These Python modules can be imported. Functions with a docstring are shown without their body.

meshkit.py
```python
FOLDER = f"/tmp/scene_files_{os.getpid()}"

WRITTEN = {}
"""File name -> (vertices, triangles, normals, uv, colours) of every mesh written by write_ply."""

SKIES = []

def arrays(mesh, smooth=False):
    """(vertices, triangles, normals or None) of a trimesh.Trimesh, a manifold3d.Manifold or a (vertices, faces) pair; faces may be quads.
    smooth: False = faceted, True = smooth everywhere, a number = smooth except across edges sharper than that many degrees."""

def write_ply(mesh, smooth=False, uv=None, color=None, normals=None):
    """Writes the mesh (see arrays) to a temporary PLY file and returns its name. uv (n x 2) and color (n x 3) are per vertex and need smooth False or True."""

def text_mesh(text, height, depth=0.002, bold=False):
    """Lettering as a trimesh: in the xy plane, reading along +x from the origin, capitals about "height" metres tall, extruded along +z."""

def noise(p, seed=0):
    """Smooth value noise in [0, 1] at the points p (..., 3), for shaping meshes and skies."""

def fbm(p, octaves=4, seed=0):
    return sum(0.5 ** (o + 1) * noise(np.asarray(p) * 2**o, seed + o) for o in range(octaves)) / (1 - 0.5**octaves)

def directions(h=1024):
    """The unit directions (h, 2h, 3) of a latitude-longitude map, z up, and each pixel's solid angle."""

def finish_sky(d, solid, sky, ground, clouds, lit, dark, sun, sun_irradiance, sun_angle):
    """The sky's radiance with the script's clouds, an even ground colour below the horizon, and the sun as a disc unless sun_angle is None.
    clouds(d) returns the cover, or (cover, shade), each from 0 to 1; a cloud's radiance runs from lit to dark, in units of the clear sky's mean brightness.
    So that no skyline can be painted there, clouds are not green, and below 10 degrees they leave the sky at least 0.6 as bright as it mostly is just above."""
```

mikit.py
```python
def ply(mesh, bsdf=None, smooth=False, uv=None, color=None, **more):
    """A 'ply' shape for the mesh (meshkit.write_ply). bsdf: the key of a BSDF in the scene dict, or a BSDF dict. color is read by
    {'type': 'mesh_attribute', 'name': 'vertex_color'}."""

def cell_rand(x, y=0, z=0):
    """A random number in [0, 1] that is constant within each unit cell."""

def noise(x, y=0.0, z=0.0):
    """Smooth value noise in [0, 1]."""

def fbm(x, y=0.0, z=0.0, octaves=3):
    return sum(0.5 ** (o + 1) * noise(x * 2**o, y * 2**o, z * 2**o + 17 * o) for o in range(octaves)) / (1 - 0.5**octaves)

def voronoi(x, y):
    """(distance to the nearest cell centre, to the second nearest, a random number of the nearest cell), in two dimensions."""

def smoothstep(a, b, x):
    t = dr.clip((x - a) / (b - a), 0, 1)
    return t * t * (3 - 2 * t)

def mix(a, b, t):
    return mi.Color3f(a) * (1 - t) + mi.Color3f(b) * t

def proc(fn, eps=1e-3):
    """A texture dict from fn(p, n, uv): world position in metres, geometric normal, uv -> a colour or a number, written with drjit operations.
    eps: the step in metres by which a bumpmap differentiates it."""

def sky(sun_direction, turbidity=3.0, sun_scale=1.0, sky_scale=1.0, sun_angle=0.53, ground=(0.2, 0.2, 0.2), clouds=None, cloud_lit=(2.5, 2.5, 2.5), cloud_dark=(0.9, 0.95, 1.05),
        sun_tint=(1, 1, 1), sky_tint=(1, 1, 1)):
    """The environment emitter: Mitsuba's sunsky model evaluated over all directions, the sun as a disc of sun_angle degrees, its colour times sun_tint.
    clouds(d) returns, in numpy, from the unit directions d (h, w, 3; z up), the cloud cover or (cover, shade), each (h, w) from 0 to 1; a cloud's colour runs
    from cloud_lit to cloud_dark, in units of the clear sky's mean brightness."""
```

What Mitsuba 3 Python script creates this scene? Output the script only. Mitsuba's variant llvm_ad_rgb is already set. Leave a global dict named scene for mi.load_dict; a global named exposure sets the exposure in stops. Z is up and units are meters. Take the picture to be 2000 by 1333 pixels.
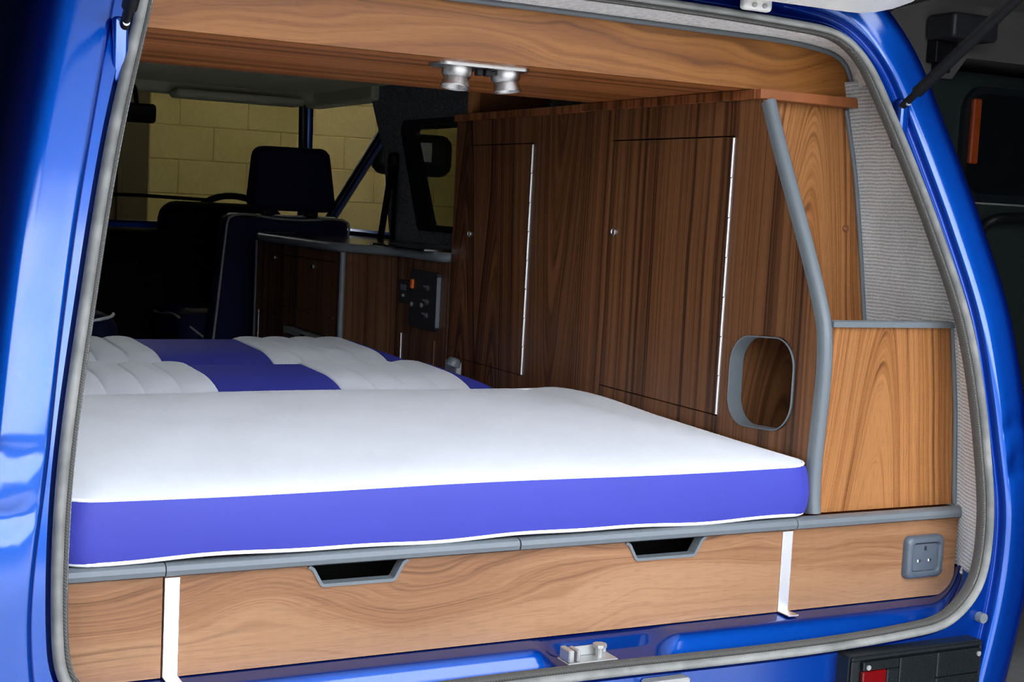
import math, random
import numpy as np
import trimesh
import manifold3d as m3
import shapely.geometry as sg
from shapely.ops import triangulate
from scipy.interpolate import PchipInterpolator, splprep, splev
import drjit as dr
import mitsuba as mi
import mikit
from mikit import noise, fbm, smoothstep, mix, proc
T = mi.ScalarTransform4f
random.seed(3)
rng = np.random.default_rng(3)
scene, labels = {}, {}

# ------------------------------------------------------------------ camera, sky, light, exposure
EYE = np.array([0.0, -1.75, 1.456])
RIGHT = np.array([0.8886, -0.4560, 0.0500])
DOWN = np.array([0.0015, -0.1062, -0.9943])
FWD = np.array([0.4587, 0.8836, -0.0937])
scene['camera'] = {'type': 'perspective', 'fov': math.degrees(2 * math.atan(1000 / 2765.1)), 'fov_axis': 'x', 'near_clip': 0.02, 'far_clip': 500.0,
                   'to_world': T().look_at(origin=EYE.tolist(), target=(EYE + FWD).tolist(), up=(-DOWN).tolist())}


def clouds(d):
    import meshkit
    n = meshkit.fbm(d * np.array([3.0, 3.0, 5.0]), 4, seed=5)
    return np.clip(0.55 + 1.3 * (n - 0.42), 0, 1), np.clip(0.25 + 0.6 * (n - 0.4), 0, 1)


scene['sky'] = mikit.sky((-0.3, -0.6, 0.9), turbidity=3.5, sun_scale=0.0, sky_scale=1.0, ground=(0.3, 0.3, 0.3), clouds=clouds,
                         cloud_lit=(2.55, 2.6, 2.68), cloud_dark=(1.5, 1.55, 1.65))
exposure = 4.75


# ------------------------------------------------------------------ helpers
def rgb(*c):
    return {'type': 'rgb', 'value': list(map(float, c))}


def srgb(r, g, b):
    f = lambda c: c / 12.92 if c <= 0.04045 else ((c + 0.055) / 1.055) ** 2.4
    return tuple(f(x / 255) for x in (r, g, b))


def numbered(key):
    if key not in scene and key not in labels:
        return key
    n = 1
    while f'{key}_{n:03d}' in scene or f'{key}_{n:03d}' in labels:
        n += 1
    return f'{key}_{n:03d}'


def tag(key, label=None, cat=None, group=None, kind=None):
    d = labels.setdefault(key, {})
    for k, v in (('label', label), ('category', cat), ('group', group), ('kind', kind)):
        if v:
            d[k] = v
    return key


def thing(name, label=None, cat=None, group=None, kind=None):
    key = numbered(name)
    return tag(key, label, cat, group, kind)


def part(parent, name, mesh, bsdf, smooth=False, label=None, kind=None, **kw):
    key = numbered(f'{parent}__{name}' if parent else name)
    scene[key] = mikit.ply(mesh, bsdf, smooth, **kw)
    if label or kind:
        tag(key, label, kind=kind)
    return key


def chbox(x0, x1, y0, y1, z0, z1, c=0.002):
    c = min(c, (x1 - x0) * .45, (y1 - y0) * .45, (z1 - z0) * .45)
    lo, hi = np.array([x0, y0, z0]), np.array([x1, y1, z1])
    pts = []
    for sx in (0, 1):
        for sy in (0, 1):
            for sz in (0, 1):
                p = np.where([sx, sy, sz], hi, lo)
                inw = np.where([sx, sy, sz], -1, 1)
                for k in range(3):
                    q = p + inw * c
                    q[k] = p[k]
                    pts.append(q)
    return trimesh.convex.convex_hull(np.array(pts))


def rbox(x0, x1, y0, y1, z0, z1, r, seg=16):
    r = min(r, (x1 - x0) * .499, (y1 - y0) * .499, (z1 - z0) * .499)
    s = m3.Manifold.sphere(r, seg)
    return m3.Manifold.batch_hull([s.translate([x, y, z]) for x in (x0 + r, x1 - r) for y in (y0 + r, y1 - r) for z in (z0 + r, z1 - r)])


def join(*ms):
    out = []
    for m in ms:
        if hasattr(m, 'to_mesh'):
            q = m.to_mesh()
            m = trimesh.Trimesh(q.vert_properties[:, :3], q.tri_verts, process=False)
        out.append(m)
    return trimesh.util.concatenate(out)


def grid(P, closed_u=False, closed_v=False, flip=False):
    """quad mesh from an array (n, m, 3)."""
    P = np.asarray(P, float)
    n, m = P.shape[:2]
    f = []
    for i in range(n if closed_u else n - 1):
        for j in range(m if closed_v else m - 1):
            a, b, c, d = i * m + j, ((i + 1) % n) * m + j, ((i + 1) % n) * m + (j + 1) % m, i * m + (j + 1) % m
            f += [[a, b, c], [a, c, d]]
    f = np.array(f)
    return trimesh.Trimesh(P.reshape(-1, 3), f[:, ::-1] if flip else f, process=False)


def sweep(path, prof, closed=False, up=(0, 0, 1), caps=True):
    """prof (k,2): offsets (side, up) carried along the path."""
    P = np.asarray(path, float)
    if closed:
        t = np.roll(P, -1, 0) - np.roll(P, 1, 0)
    else:
        t = np.gradient(P, axis=0)
    t /= np.linalg.norm(t, axis=1, keepdims=True)
    up = np.asarray(up, float)
    side = np.cross(t, up)
    ln = np.linalg.norm(side, axis=1, keepdims=True)
    side = np.where(ln > 1e-6, side / np.maximum(ln, 1e-9), [1.0, 0, 0])
    u2 = np.cross(side, t)
    prof = np.asarray(prof, float)
    G = P[:, None] + side[:, None] * prof[None, :, :1] + u2[:, None] * prof[None, :, 1:]
    g = grid(G, closed, True)
    if not closed and caps:
        v, f = list(g.vertices), list(g.faces)
        k = len(prof)
        for base, rev in ((0, True), ((len(P) - 1) * k, False)):
            c = len(v)
            v.append(np.mean(g.vertices[base:base + k], 0))
            for j in range(k):
                q = [c, base + j, base + (j + 1) % k]
                f.append(q[::-1] if rev else q)
        g = trimesh.Trimesh(np.array(v), np.array(f), process=False)
    trimesh.repair.fix_normals(g)
    return g


def circ(r, n=12, sy=1.0):
    a = np.arange(n) * 2 * np.pi / n
    return np.stack([np.cos(a) * r, np.sin(a) * r * sy], 1)


def tube(path, r, n=12, closed=False, up=(0, 0, 1)):
    return sweep(path, circ(r, n), closed, up)


def resample(P, n, closed=False):
    P = np.asarray(P, float)
    Q = np.vstack([P, P[:1]]) if closed else P
    d = np.r_[0, np.cumsum(np.linalg.norm(np.diff(Q, axis=0), axis=1))]
    s = np.linspace(0, d[-1], n + 1)[:-1] if closed else np.linspace(0, d[-1], n)
    return np.stack([np.interp(s, d, Q[:, k]) for k in range(Q.shape[1])], 1)


def spline(P, n, s=0.0):
    P = np.asarray(P, float)
    tck, _ = splprep(P.T, s=s, k=min(3, len(P) - 1))
    return resample(np.array(splev(np.linspace(0, 1, n * 4), tck)).T, n)


def rrect(x0, x1, y0, y1, r, n=8):
    a = np.linspace(0, np.pi / 2, n)
    pts = []
    for cx, cy, o in ((x1 - r, y1 - r, 0), (x0 + r, y1 - r, np.pi / 2), (x0 + r, y0 + r, np.pi), (x1 - r, y0 + r, 1.5 * np.pi)):
        pts += [(cx + r * math.cos(t + o), cy + r * math.sin(t + o)) for t in a]
    return sg.Polygon(pts)


def ext(poly, axis, a, b):
    """extrude a polygon along an axis from a to b: axis y -> polygon in (x,z); axis x -> (y,z); axis z -> (x,y)."""
    out = []
    for g in getattr(poly, 'geoms', [poly]):
        m = trimesh.creation.extrude_polygon(g, abs(b - a), engine='earcut')
        v = m.vertices.copy()
        h = v[:, 2] + min(a, b)
        if axis == 'y':
            m.vertices = np.stack([v[:, 0], h, v[:, 1]], 1)
            m.invert()
        elif axis == 'x':
            m.vertices = np.stack([h, v[:, 0], v[:, 1]], 1)
        else:
            m.vertices = np.stack([v[:, 0], v[:, 1], h], 1)
        out.append(m)
    m = trimesh.util.concatenate(out)
    trimesh.repair.fix_normals(m)
    return m


def cyl(p0, p1, r, n=20, r2=None):
    p0, p1 = np.array(p0, float), np.array(p1, float)
    d = p1 - p0
    L = np.linalg.norm(d)
    z = d / L
    x = np.cross(z, [0, 0, 1] if abs(z[2]) < .9 else [1, 0, 0])
    x /= np.linalg.norm(x)
    y = np.cross(z, x)
    a = np.arange(n) * 2 * np.pi / n
    r2 = r if r2 is None else r2
    A = p0 + r * (np.cos(a)[:, None] * x + np.sin(a)[:, None] * y)
    B = p1 + r2 * (np.cos(a)[:, None] * x + np.sin(a)[:, None] * y)
    v = np.vstack([A, B, [p0], [p1]])
    i = np.arange(n)
    j = (i + 1) % n
    f = np.vstack([np.stack([i, j, j + n], 1), np.stack([i, j + n, i + n], 1), np.stack([i * 0 + 2 * n, j, i], 1), np.stack([i * 0 + 2 * n + 1, i + n, j + n], 1)])
    return trimesh.Trimesh(v, f, process=False)


def lathe(prof, origin, axis, n=28):
    """prof: (radius, height) along axis from the origin."""
    z = np.asarray(axis, float)
    z /= np.linalg.norm(z)
    x = np.cross(z, [0, 0, 1] if abs(z[2]) < .9 else [1, 0, 0])
    x /= np.linalg.norm(x)
    y = np.cross(z, x)
    a = np.arange(n) * 2 * np.pi / n
    ring = np.cos(a)[:, None] * x + np.sin(a)[:, None] * y
    P = np.array([np.asarray(origin) + h * z + r * ring for r, h in prof])
    m = grid(P, False, True)
    trimesh.repair.fix_normals(m)
    return m


# ------------------------------------------------------------------ materials
def bs(key, **kw):
    scene[key] = {'type': 'twosided', 'b': kw}


def princ(key, color, rough=.5, **kw):
    col = color if isinstance(color, dict) else rgb(*color)
    scene[key] = {'type': 'twosided', 'b': {'type': 'principled', 'base_color': col, 'roughness': rough, **kw}}


def walnut(axis, light, mid, dark, mode, freq=60., seed=0., warp=.02, vc=None, taper=.12, pore=.14, contrast=1.0):
    """axis: (along, across) indices into p.  mode 'stripe' or 'cathedral' or 'wave'."""
    A, B = axis

    def fn(p, n, uv):
        u, v = p[A], p[B]
        w = fbm(u * 2.2 + seed, v * 5.0 + seed * 1.7, octaves=3) - .5
        if mode == 'stripe':
            c = (v + .25 * warp * w + .004 * (noise(u * 4 + seed, v * 18) - .5)) * freq
        elif mode == 'cathedral':
            q = None
            for k, cx in enumerate(vc):
                d = dr.sqrt(dr.square(v - cx - warp * w) + .0012) + taper * u * (1 if k % 2 == 0 else -.8)
                q = d if q is None else dr.minimum(q, d)
            c = q * freq
        else:
            w2 = fbm(u * 4.5 + 9.1 + seed, v * 11.0 + 3.3, octaves=2) - .5
            c = (v + warp * 2.5 * w + warp * 1.0 * w2 + .010 * (fbm(u * 11, v * 34, octaves=2) - .5)) * freq
        a = noise(c + seed * 3.1, seed)
        b = noise(c * 3.7 + 11.3, seed + 4.0, u * .8)
        f = noise(c * 11.0 + 7.7, u * 3.0, v * 40)
        line = smoothstep(.70, .95, noise(c * 3.1 + 31.7, seed * .37 + 2.0, u * .7)) * (.25 + .9 * noise(u * 2 + 5, v * 12))
        t = dr.clip(.5 + contrast * ((a - .5) * .85 + (b - .5) * (.45 if mode == 'wave' else .65) + (f - .5) * (.42 if mode == 'wave' else .6)), 0, 1)
        col = mix(light, mid, smoothstep(.15, .7, t))
        col = mix(col, dark, dr.clip(smoothstep(.62, 1.0, t) * .75 + .7 * line, 0, 1))
        pr = noise(u * 55 + seed, v * 1500)
        blot = .86 + .28 * fbm(u * 3 + seed * 2, v * 7, octaves=2)
        return col * (blot * (1 - pore * smoothstep(.45, .95, pr)))
    return proc(fn)


TAN = dict(light=(.335, .178, .090), mid=(.26, .123, .057), dark=(.105, .043, .020))
ORANGE = dict(light=(.285, .112, .027), mid=(.205, .072, .016), dark=(.082, .027, .007))
BROWN = dict(light=(.190, .078, .031), mid=(.107, .042, .0175), dark=(.028, .011, .006))
WOODSPEC = dict(specular=.22, rough=.38)
princ('wood_drawer', walnut((0, 2), **TAN, mode='wave', freq=44, seed=2.3, warp=.046, contrast=.95), **WOODSPEC)
princ('wood_locker', walnut((0, 2), **ORANGE, mode='wave', freq=30, seed=7.9, warp=.055, contrast=.95), **WOODSPEC)
princ('wood_underside', walnut((0, 1), light=(.34, .115, .035), mid=(.22, .07, .02), dark=(.07, .022, .008), mode='stripe', freq=45, seed=4.2, warp=.03), **WOODSPEC)
princ('wood_side', walnut((2, 1), **BROWN, mode='stripe', freq=85, seed=1.2, warp=.06, contrast=1.1), **WOODSPEC)
princ('wood_side_figured', walnut((2, 1), light=(.17, .070, .029), mid=(.105, .040, .017), dark=(.032, .012, .007), mode='cathedral', freq=75, seed=5.2, warp=.03, vc=(1.18, .9, 1.36), taper=.10), **WOODSPEC)
princ('wood_rear', walnut((2, 0), light=(.35, .150, .051), mid=(.255, .097, .030), dark=(.095, .032, .011), mode='cathedral', freq=165, seed=3.4, warp=.03, contrast=1.15, vc=(1.60,), taper=.11), **WOODSPEC)
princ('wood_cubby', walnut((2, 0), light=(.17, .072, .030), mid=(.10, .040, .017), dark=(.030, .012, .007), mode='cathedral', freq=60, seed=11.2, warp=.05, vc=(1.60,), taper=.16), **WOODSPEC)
princ('wood_trim', walnut((0, 1), light=(.26, .085, .028), mid=(.17, .05, .017), dark=(.06, .02, .008), mode='stripe', freq=60, seed=8.2, warp=.02), specular=.5, rough=.3)
princ('wood_kitchen', walnut((2, 1), light=(.13, .060, .029), mid=(.08, .034, .017), dark=(.027, .012, .008), mode='stripe', freq=55, seed=6.6, warp=.05), specular=.4, rough=.35)
princ('wood_light', walnut((2, 0), light=(.42, .18, .06), mid=(.33, .13, .04), dark=(.15, .05, .016), mode='stripe', freq=60, seed=9.6, warp=.03), specular=.4, rough=.4)

scene['blue_paint'] = {'type': 'twosided', 'b': {'type': 'blendbsdf', 'weight': .28,
                       'coat': {'type': 'roughplastic', 'diffuse_reflectance': rgb(.003, .026, .30), 'alpha': .02, 'int_ior': 1.9, 'nonlinear': True},
                       'flake': {'type': 'roughconductor', 'material': 'none', 'alpha': .30, 'specular_reflectance': rgb(.006, .18, .86)}}}
princ('grey_edging', srgb(102, 108, 111), .38, specular=.4)
princ('grey_plastic', srgb(80, 88, 96), .34, specular=.5)
princ('black_plastic', (.006, .006, .0065), .45, specular=.22)
princ('matt_black', (.006, .006, .005), .9, specular=.05)
princ('dark_plastic', (.02, .02, .022), .5)


def rubber_fn(p, n, uv):
    d = fbm(p[0] * 30, p[1] * 30, p[2] * 30, octaves=3)
    g = fbm(p[0] * 7 + 4, p[1] * 7, p[2] * 7, octaves=2)
    return mix((.135, .135, .125), (.27, .265, .24), smoothstep(.3, .75, .5 * d + .5 * g))


princ('rubber', proc(rubber_fn), .6, specular=.35)


def grip_fn(p, n, uv):
    s = p[0] + p[1] + p[2]
    return mix((.055, .053, .047), (.11, .105, .095), smoothstep(.35, .65, .5 + .5 * dr.sin(s * 1500)))


princ('rubber_grip', proc(grip_fn), .7, specular=.3)


def carpet_fn(p, n, uv):
    rib = .5 + .5 * dr.sin(p[2] * 2 * math.pi / .0062 + 1.5 * noise(p[1] * 60, p[2] * 40))
    f = noise(p[0] * 700 + p[1] * 700, p[2] * 700)
    b = fbm(p[1] * 14 + 3, p[2] * 9, p[0] * 9, octaves=3)
    col = mix((.31, .33, .325), (.78, .82, .81), dr.clip(rib * .62 + f * .55 - .12, 0, 1))
    return col * (.7 + .5 * b)


princ('carpet', proc(carpet_fn), .95, specular=.05, sheen=.3)


def fleece_fn(p, n, uv):
    f = noise(p[0] * 500, p[1] * 500, p[2] * 500)
    g = noise(p[0] * 170, p[1] * 170, p[2] * 170)
    return mix((.36, .365, .35), (.76, .765, .74), dr.clip(f * .6 + g * .5 - .05, 0, 1))


princ('fleece', proc(fleece_fn), .95, specular=.05, sheen=.3)


def darkcarpet_fn(p, n, uv):
    f = noise(p[1] * 260, p[2] * 260, p[0] * 260)
    return mix((.09, .095, .10), (.22, .23, .235), f)


princ('dark_carpet', proc(darkcarpet_fn), .95, specular=.05)
princ('headlining', srgb(185, 182, 158), .9, specular=.1)


def vinyl(c, k):
    def fn(p, n, uv):
        return mi.Color3f(c) * (.95 + .1 * fbm(p[0] * 9, p[1] * 9, p[2] * 9, octaves=2))
    return proc(fn)


princ('white_vinyl', vinyl((.80, .82, .84), 0), .45, specular=.4)
princ('blue_vinyl', vinyl((.046, .052, .33), 0), .5, specular=.22)
princ('blue_cloth', (.006, .007, .036), .8, specular=.2, sheen=.3)
princ('white_piping', (.82, .83, .84), .4)
princ('switch_grey', (.06, .06, .062), .45)
princ('dull_piping', (.20, .20, .19), .5)
scene['aluminium'] = {'type': 'twosided', 'b': {'type': 'roughconductor', 'material': 'Al', 'alpha': .28}}
scene['chrome'] = {'type': 'twosided', 'b': {'type': 'roughconductor', 'material': 'Cr', 'alpha': .12}}
scene['brushed_nickel'] = {'type': 'twosided', 'b': {'type': 'roughconductor', 'eta': rgb(1.9, 1.8, 1.7), 'k': rgb(3.4, 3.2, 3.0), 'alpha': .22}}
princ('zinc', (.46, .46, .44), .45, metallic=.7)
princ('white_paint', (.76, .75, .70), .35)
princ('orange_rocker', (.75, .14, .02), .35)
princ('orange_reflector', (.22, .035, .006), .5, specular=.2)
princ('red_lens', (.12, .002, .003), .15, specular=.6)


def smoked_fn(p, n, uv):
    k = .5 + .5 * dr.sin(p[0] * 2 * math.pi / .0035)
    j = .5 + .5 * dr.sin(p[2] * 2 * math.pi / .0035)
    return mix((.003, .004, .004), (.014, .017, .018), k * .7 + j * .3)


princ('smoked_lens', proc(smoked_fn), .25, specular=.35)
princ('bezel_black', (.007, .009, .010), .4, specular=.35)
scene['window_glass'] = {'type': 'thindielectric', 'specular_transmittance': rgb(.72, .72, .60)}
princ('dark_glass', (.004, .005, .006), .06, specular=.6)
scene['mirror_glass'] = {'type': 'twosided', 'b': {'type': 'roughconductor', 'material': 'Al', 'alpha': .05}}


def wall_fn(p, n, uv):
    d = fbm(p[0] * 3, p[2] * 3, octaves=3)
    e = noise(p[0] * 60, p[2] * 60)
    return mix((.62, .53, .27), (.80, .71, .42), .6 * d + .3 * e)


princ('painted_block', proc(wall_fn), .7, specular=.3)
princ('mortar', (.50, .43, .23), .9)


def concrete_fn(p, n, uv):
    d = fbm(p[0] * 1.3, p[1] * 1.3, octaves=3)
    e = noise(p[0] * 40, p[1] * 40)
    return mix((.30, .29, .27), (.46, .45, .43), .7 * d + .3 * e)


princ('concrete', proc(concrete_fn), .85, specular=.2)
princ('brown_wall', (.11, .085, .075), .9)
princ('yard_wall', (.20, .19, .17), .9)
princ('dark_wall', (.03, .03, .03), .9)
princ('dark_ceiling', (.022, .021, .02), .9)
princ('steel_door', (.10, .085, .06), .6)
princ('green_paint', (.014, .020, .017), .5, specular=.3)
princ('cream_paint', (.085, .078, .07), .6)
princ('counter_laminate', (.006, .007, .007), .08, specular=.6)

# ------------------------------------------------------------------ the van body: rear surface y = Y(z), everything is symmetric about XC
XC = 1.013
Y = PchipInterpolator([.5, .91, .98, 1.12, 1.287, 1.456, 1.545, 1.64, 1.70, 1.74, 1.85, 2.0], [-.10, -.10, -.10, -.084, -.055, .004, .039, .078, .104, .125, .185, .26])
half = [(0, .8135), (.12, .8135), (.45, .812), (.60, .818), (.655, .830), (.695, .856), (.718, .885), (.7275, .93), (.729, 1.0), (.7235, 1.09), (.711, 1.218), (.693, 1.328), (.668, 1.444), (.650, 1.53),
        (.628, 1.606), (.606, 1.685), (.5855, 1.738), (.556, 1.765), (.4914, 1.776), (.35, 1.782), (.21, 1.784), (0, 1.785)]
loop = np.array(half + [(-a, b) for a, b in half[-2:0:-1]])
dense = np.vstack([loop, loop[:1]])
tck, _ = splprep(dense.T, s=2e-5, per=True)
LOOP = resample(np.array(splev(np.linspace(0, 1, 4000), tck)).T, 420, closed=True)      # (half width, z), anticlockwise
tl = np.roll(LOOP, -1, 0) - np.roll(LOOP, 1, 0)
tl /= np.linalg.norm(tl, axis=1, keepdims=True)
NL = np.stack([tl[:, 1], -tl[:, 0]], 1)                                                 # outward


def phi(hz, r=0.0):
    """(half width, z) -> the rear surface, r metres rearwards of it."""
    hz = np.asarray(hz, float)
    return np.stack([XC + hz[..., 0], Y(hz[..., 1]) - r, hz[..., 1]], -1)


van = thing('camper_van', 'blue camper van seen through its open tailgate, parked in the garage', 'van')

# rim of the body around the opening
rim_half = [(.690, .50), (.712, .65), (.738, .76), (.755, .84), (.764, .92), (.765, .98), (.7506, 1.11), (.734, 1.256), (.704, 1.433), (.680, 1.55), (.657, 1.65), (.632, 1.735), (.585, 1.792), (.50, 1.815), (.30, 1.826), (0, 1.829)]
rim = np.array(rim_half + [(-a, b) for a, b in rim_half[-2::-1]])
RIM = spline(rim, 260, s=1e-5)
tr = np.gradient(RIM, axis=0)
tr /= np.linalg.norm(tr, axis=1, keepdims=True)
NR = np.stack([tr[:, 1], -tr[:, 0]], 1)
prof = [(-.0095, -.004), (-.0075, .002), (-.006, .009), (-.003, .0140), (.003, .0165), (.016, .0170), (.030, .0172), (.040, .0170), (.047, .0162), (.056, .0135), (.065, .007), (.072, -.002), (.078, -.015), (.083, -.035), (.086, -.06), (.088, -.09)]
G = []
for o, r in prof:
    hz = RIM + NR * o
    belt = np.where(np.abs(RIM[:, 0]) > .5, np.exp(-((hz[:, 1] - 1.148) / .005) ** 4) * .0035 + np.exp(-((hz[:, 1] - 1.08) / .010) ** 4) * .006, 0) * (o > .004)
    q = phi(hz, r)
    q[:, 1] = Y(RIM[:, 1]) - r + belt
    G.append(q)
for yy, o in ((.30, .092), (.7, .096), (1.35, .098)):
    hz = RIM + NR * o
    G.append(np.stack([XC + hz[:, 0], np.maximum(G[-1][:, 1] + .03, yy), hz[:, 1]], 1))
part(van, 'body_shell', grid(np.array(G).transpose(1, 0, 2)), 'blue_paint', 40)

top_left = RIM[:, 0] < .45
right_low = (RIM[:, 0] > .45) & (RIM[:, 1] < 1.32)
for sel, y1, nm in ((top_left, 3.9, 'roof_and_left_side'), (right_low, 2.52, 'lower_right_side')):
    hz = (RIM + NR * .098)[sel]
    part(van, nm, grid(np.array([np.stack([XC + hz[:, 0], np.full(len(hz), yy), hz[:, 1]], 1) for yy in (1.345, .5 * (1.345 + y1), y1)]).transpose(1, 0, 2)), 'blue_paint', 40)

# flange between the rubber seal and the rim (sides and top), then the flat panel under the opening
rim_line = sg.LineString(RIM)
idx = [i for i in range(len(LOOP)) if LOOP[i, 1] > .90 or LOOP[i, 1] > 1.0]
start = int(np.argmin(np.where((LOOP[:, 0] > 0) & (LOOP[:, 1] > .90), LOOP[:, 1], 9)))
seq = [(start + k) % len(LOOP) for k in range(len(LOOP)) if LOOP[(start + k) % len(LOOP), 1] > .90]
F = []
for i in seq:
    p, n = LOOP[i], NL[i]
    hit = rim_line.intersection(sg.LineString([p, p + n * .2]))
    w = .045 if hit.is_empty else float(np.hypot(*(np.array(getattr(hit, 'geoms', [hit])[0].coords[0]) - p)))
    F.append([phi(p + n * min(o, w + .001), 0.0) for o in (.0144, .6 * .0144 + .4 * w, .2 * .0144 + .8 * w, w + .001)])
part(van, 'tailgate_channel', grid(np.array(F)), 'blue_paint', 50)
part(van, 'seal_flange', grid(np.array([phi(LOOP + NL * o, r) for o, r in ((.003, -.014), (.009, -.0085), (.0128, -.003), (.0136, -.0006), (.0148, .0))]).transpose(1, 0, 2), closed_u=True), 'blue_paint', 50)
rs = RIM[:, 0] > .45
for oo in (.012,):
    part(van, 'seam_bead', tube(phi((RIM - NR * oo)[rs], .0004), .0013, 6, up=(0, 1, 0)), 'blue_paint', True)
open_poly = sg.Polygon(LOOP + NL * .0142)
low = sg.Polygon([tuple(q) for q in RIM if q[1] < .93 and q[0] > 0] + [tuple(q) for q in RIM if q[1] < .93 and q[0] < 0]).buffer(.002)
low = low.difference(open_poly).intersection(sg.box(-1, .4, 1, .905))
lowm = ext(low, 'y', -.100, -.092)
lowm.vertices[:, 0] += XC
part(van, 'rear_panel', lowm, 'blue_paint')
for zz in (.735,):
    part(van, 'panel_swage', sweep([(XC - .62, -.1, zz), (XC + .40, -.1, zz)], [(-.004, -.012), (.006, -.006), (.006, .006), (-.004, .012)], up=(0, 0, 1)), 'blue_paint', 40)

# rubber seal and its ribbed grip
sp = [(-.004, -.002), (-.0042, .006), (-.001, .0108), (.003, .0118), (.0068, .0092), (.009, .003), (.008, -.004)]
part(van, 'door_seal', grid(np.array([phi(LOOP + NL * o, r) for o, r in sp]).transpose(1, 0, 2), closed_u=True), 'rubber', 60, label='dusty grey rubber seal')
sp = [(-.0095, -.014), (-.0108, -.006), (-.0108, .001), (-.0085, .0038), (-.0045, .003), (-.003, -.004)]
part(van, 'seal_grip', grid(np.array([phi(LOOP + NL * o, r) for o, r in sp]).transpose(1, 0, 2), closed_u=True), 'rubber_grip', 50, label='ribbed grip strip of the seal')


# sill inside the seal (painted), with the recess for the tailgate lock
def corner_path(hw, zb, r, ztop=.886, n=14):
    a = np.linspace(-np.pi / 2, 0, n)
    right = [(x, zb) for x in np.linspace(0, hw - r, 60)] + [(hw - r + r * math.cos(t), zb + r + r * math.sin(t)) for t in a] + [(hw, z) for z in np.linspace(zb + r, ztop, 8)[1:]]
    right = np.array(right)
    return np.vstack([right[:0:-1] * [-1, 1], right])


A0, A1, M1, B1 = corner_path(.7125, .8225, .075), corner_path(.7125, .8245, .074), corner_path(.744, .8345, .062), corner_path(.770, .8365, .046)
rec = lambda x: smoothstep_np((x - .955) / .045) * smoothstep_np((1.185 - x) / .055)


def smoothstep_np(t):
    t = np.clip(t, 0, 1)
    return t * t * (3 - 2 * t)


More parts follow.
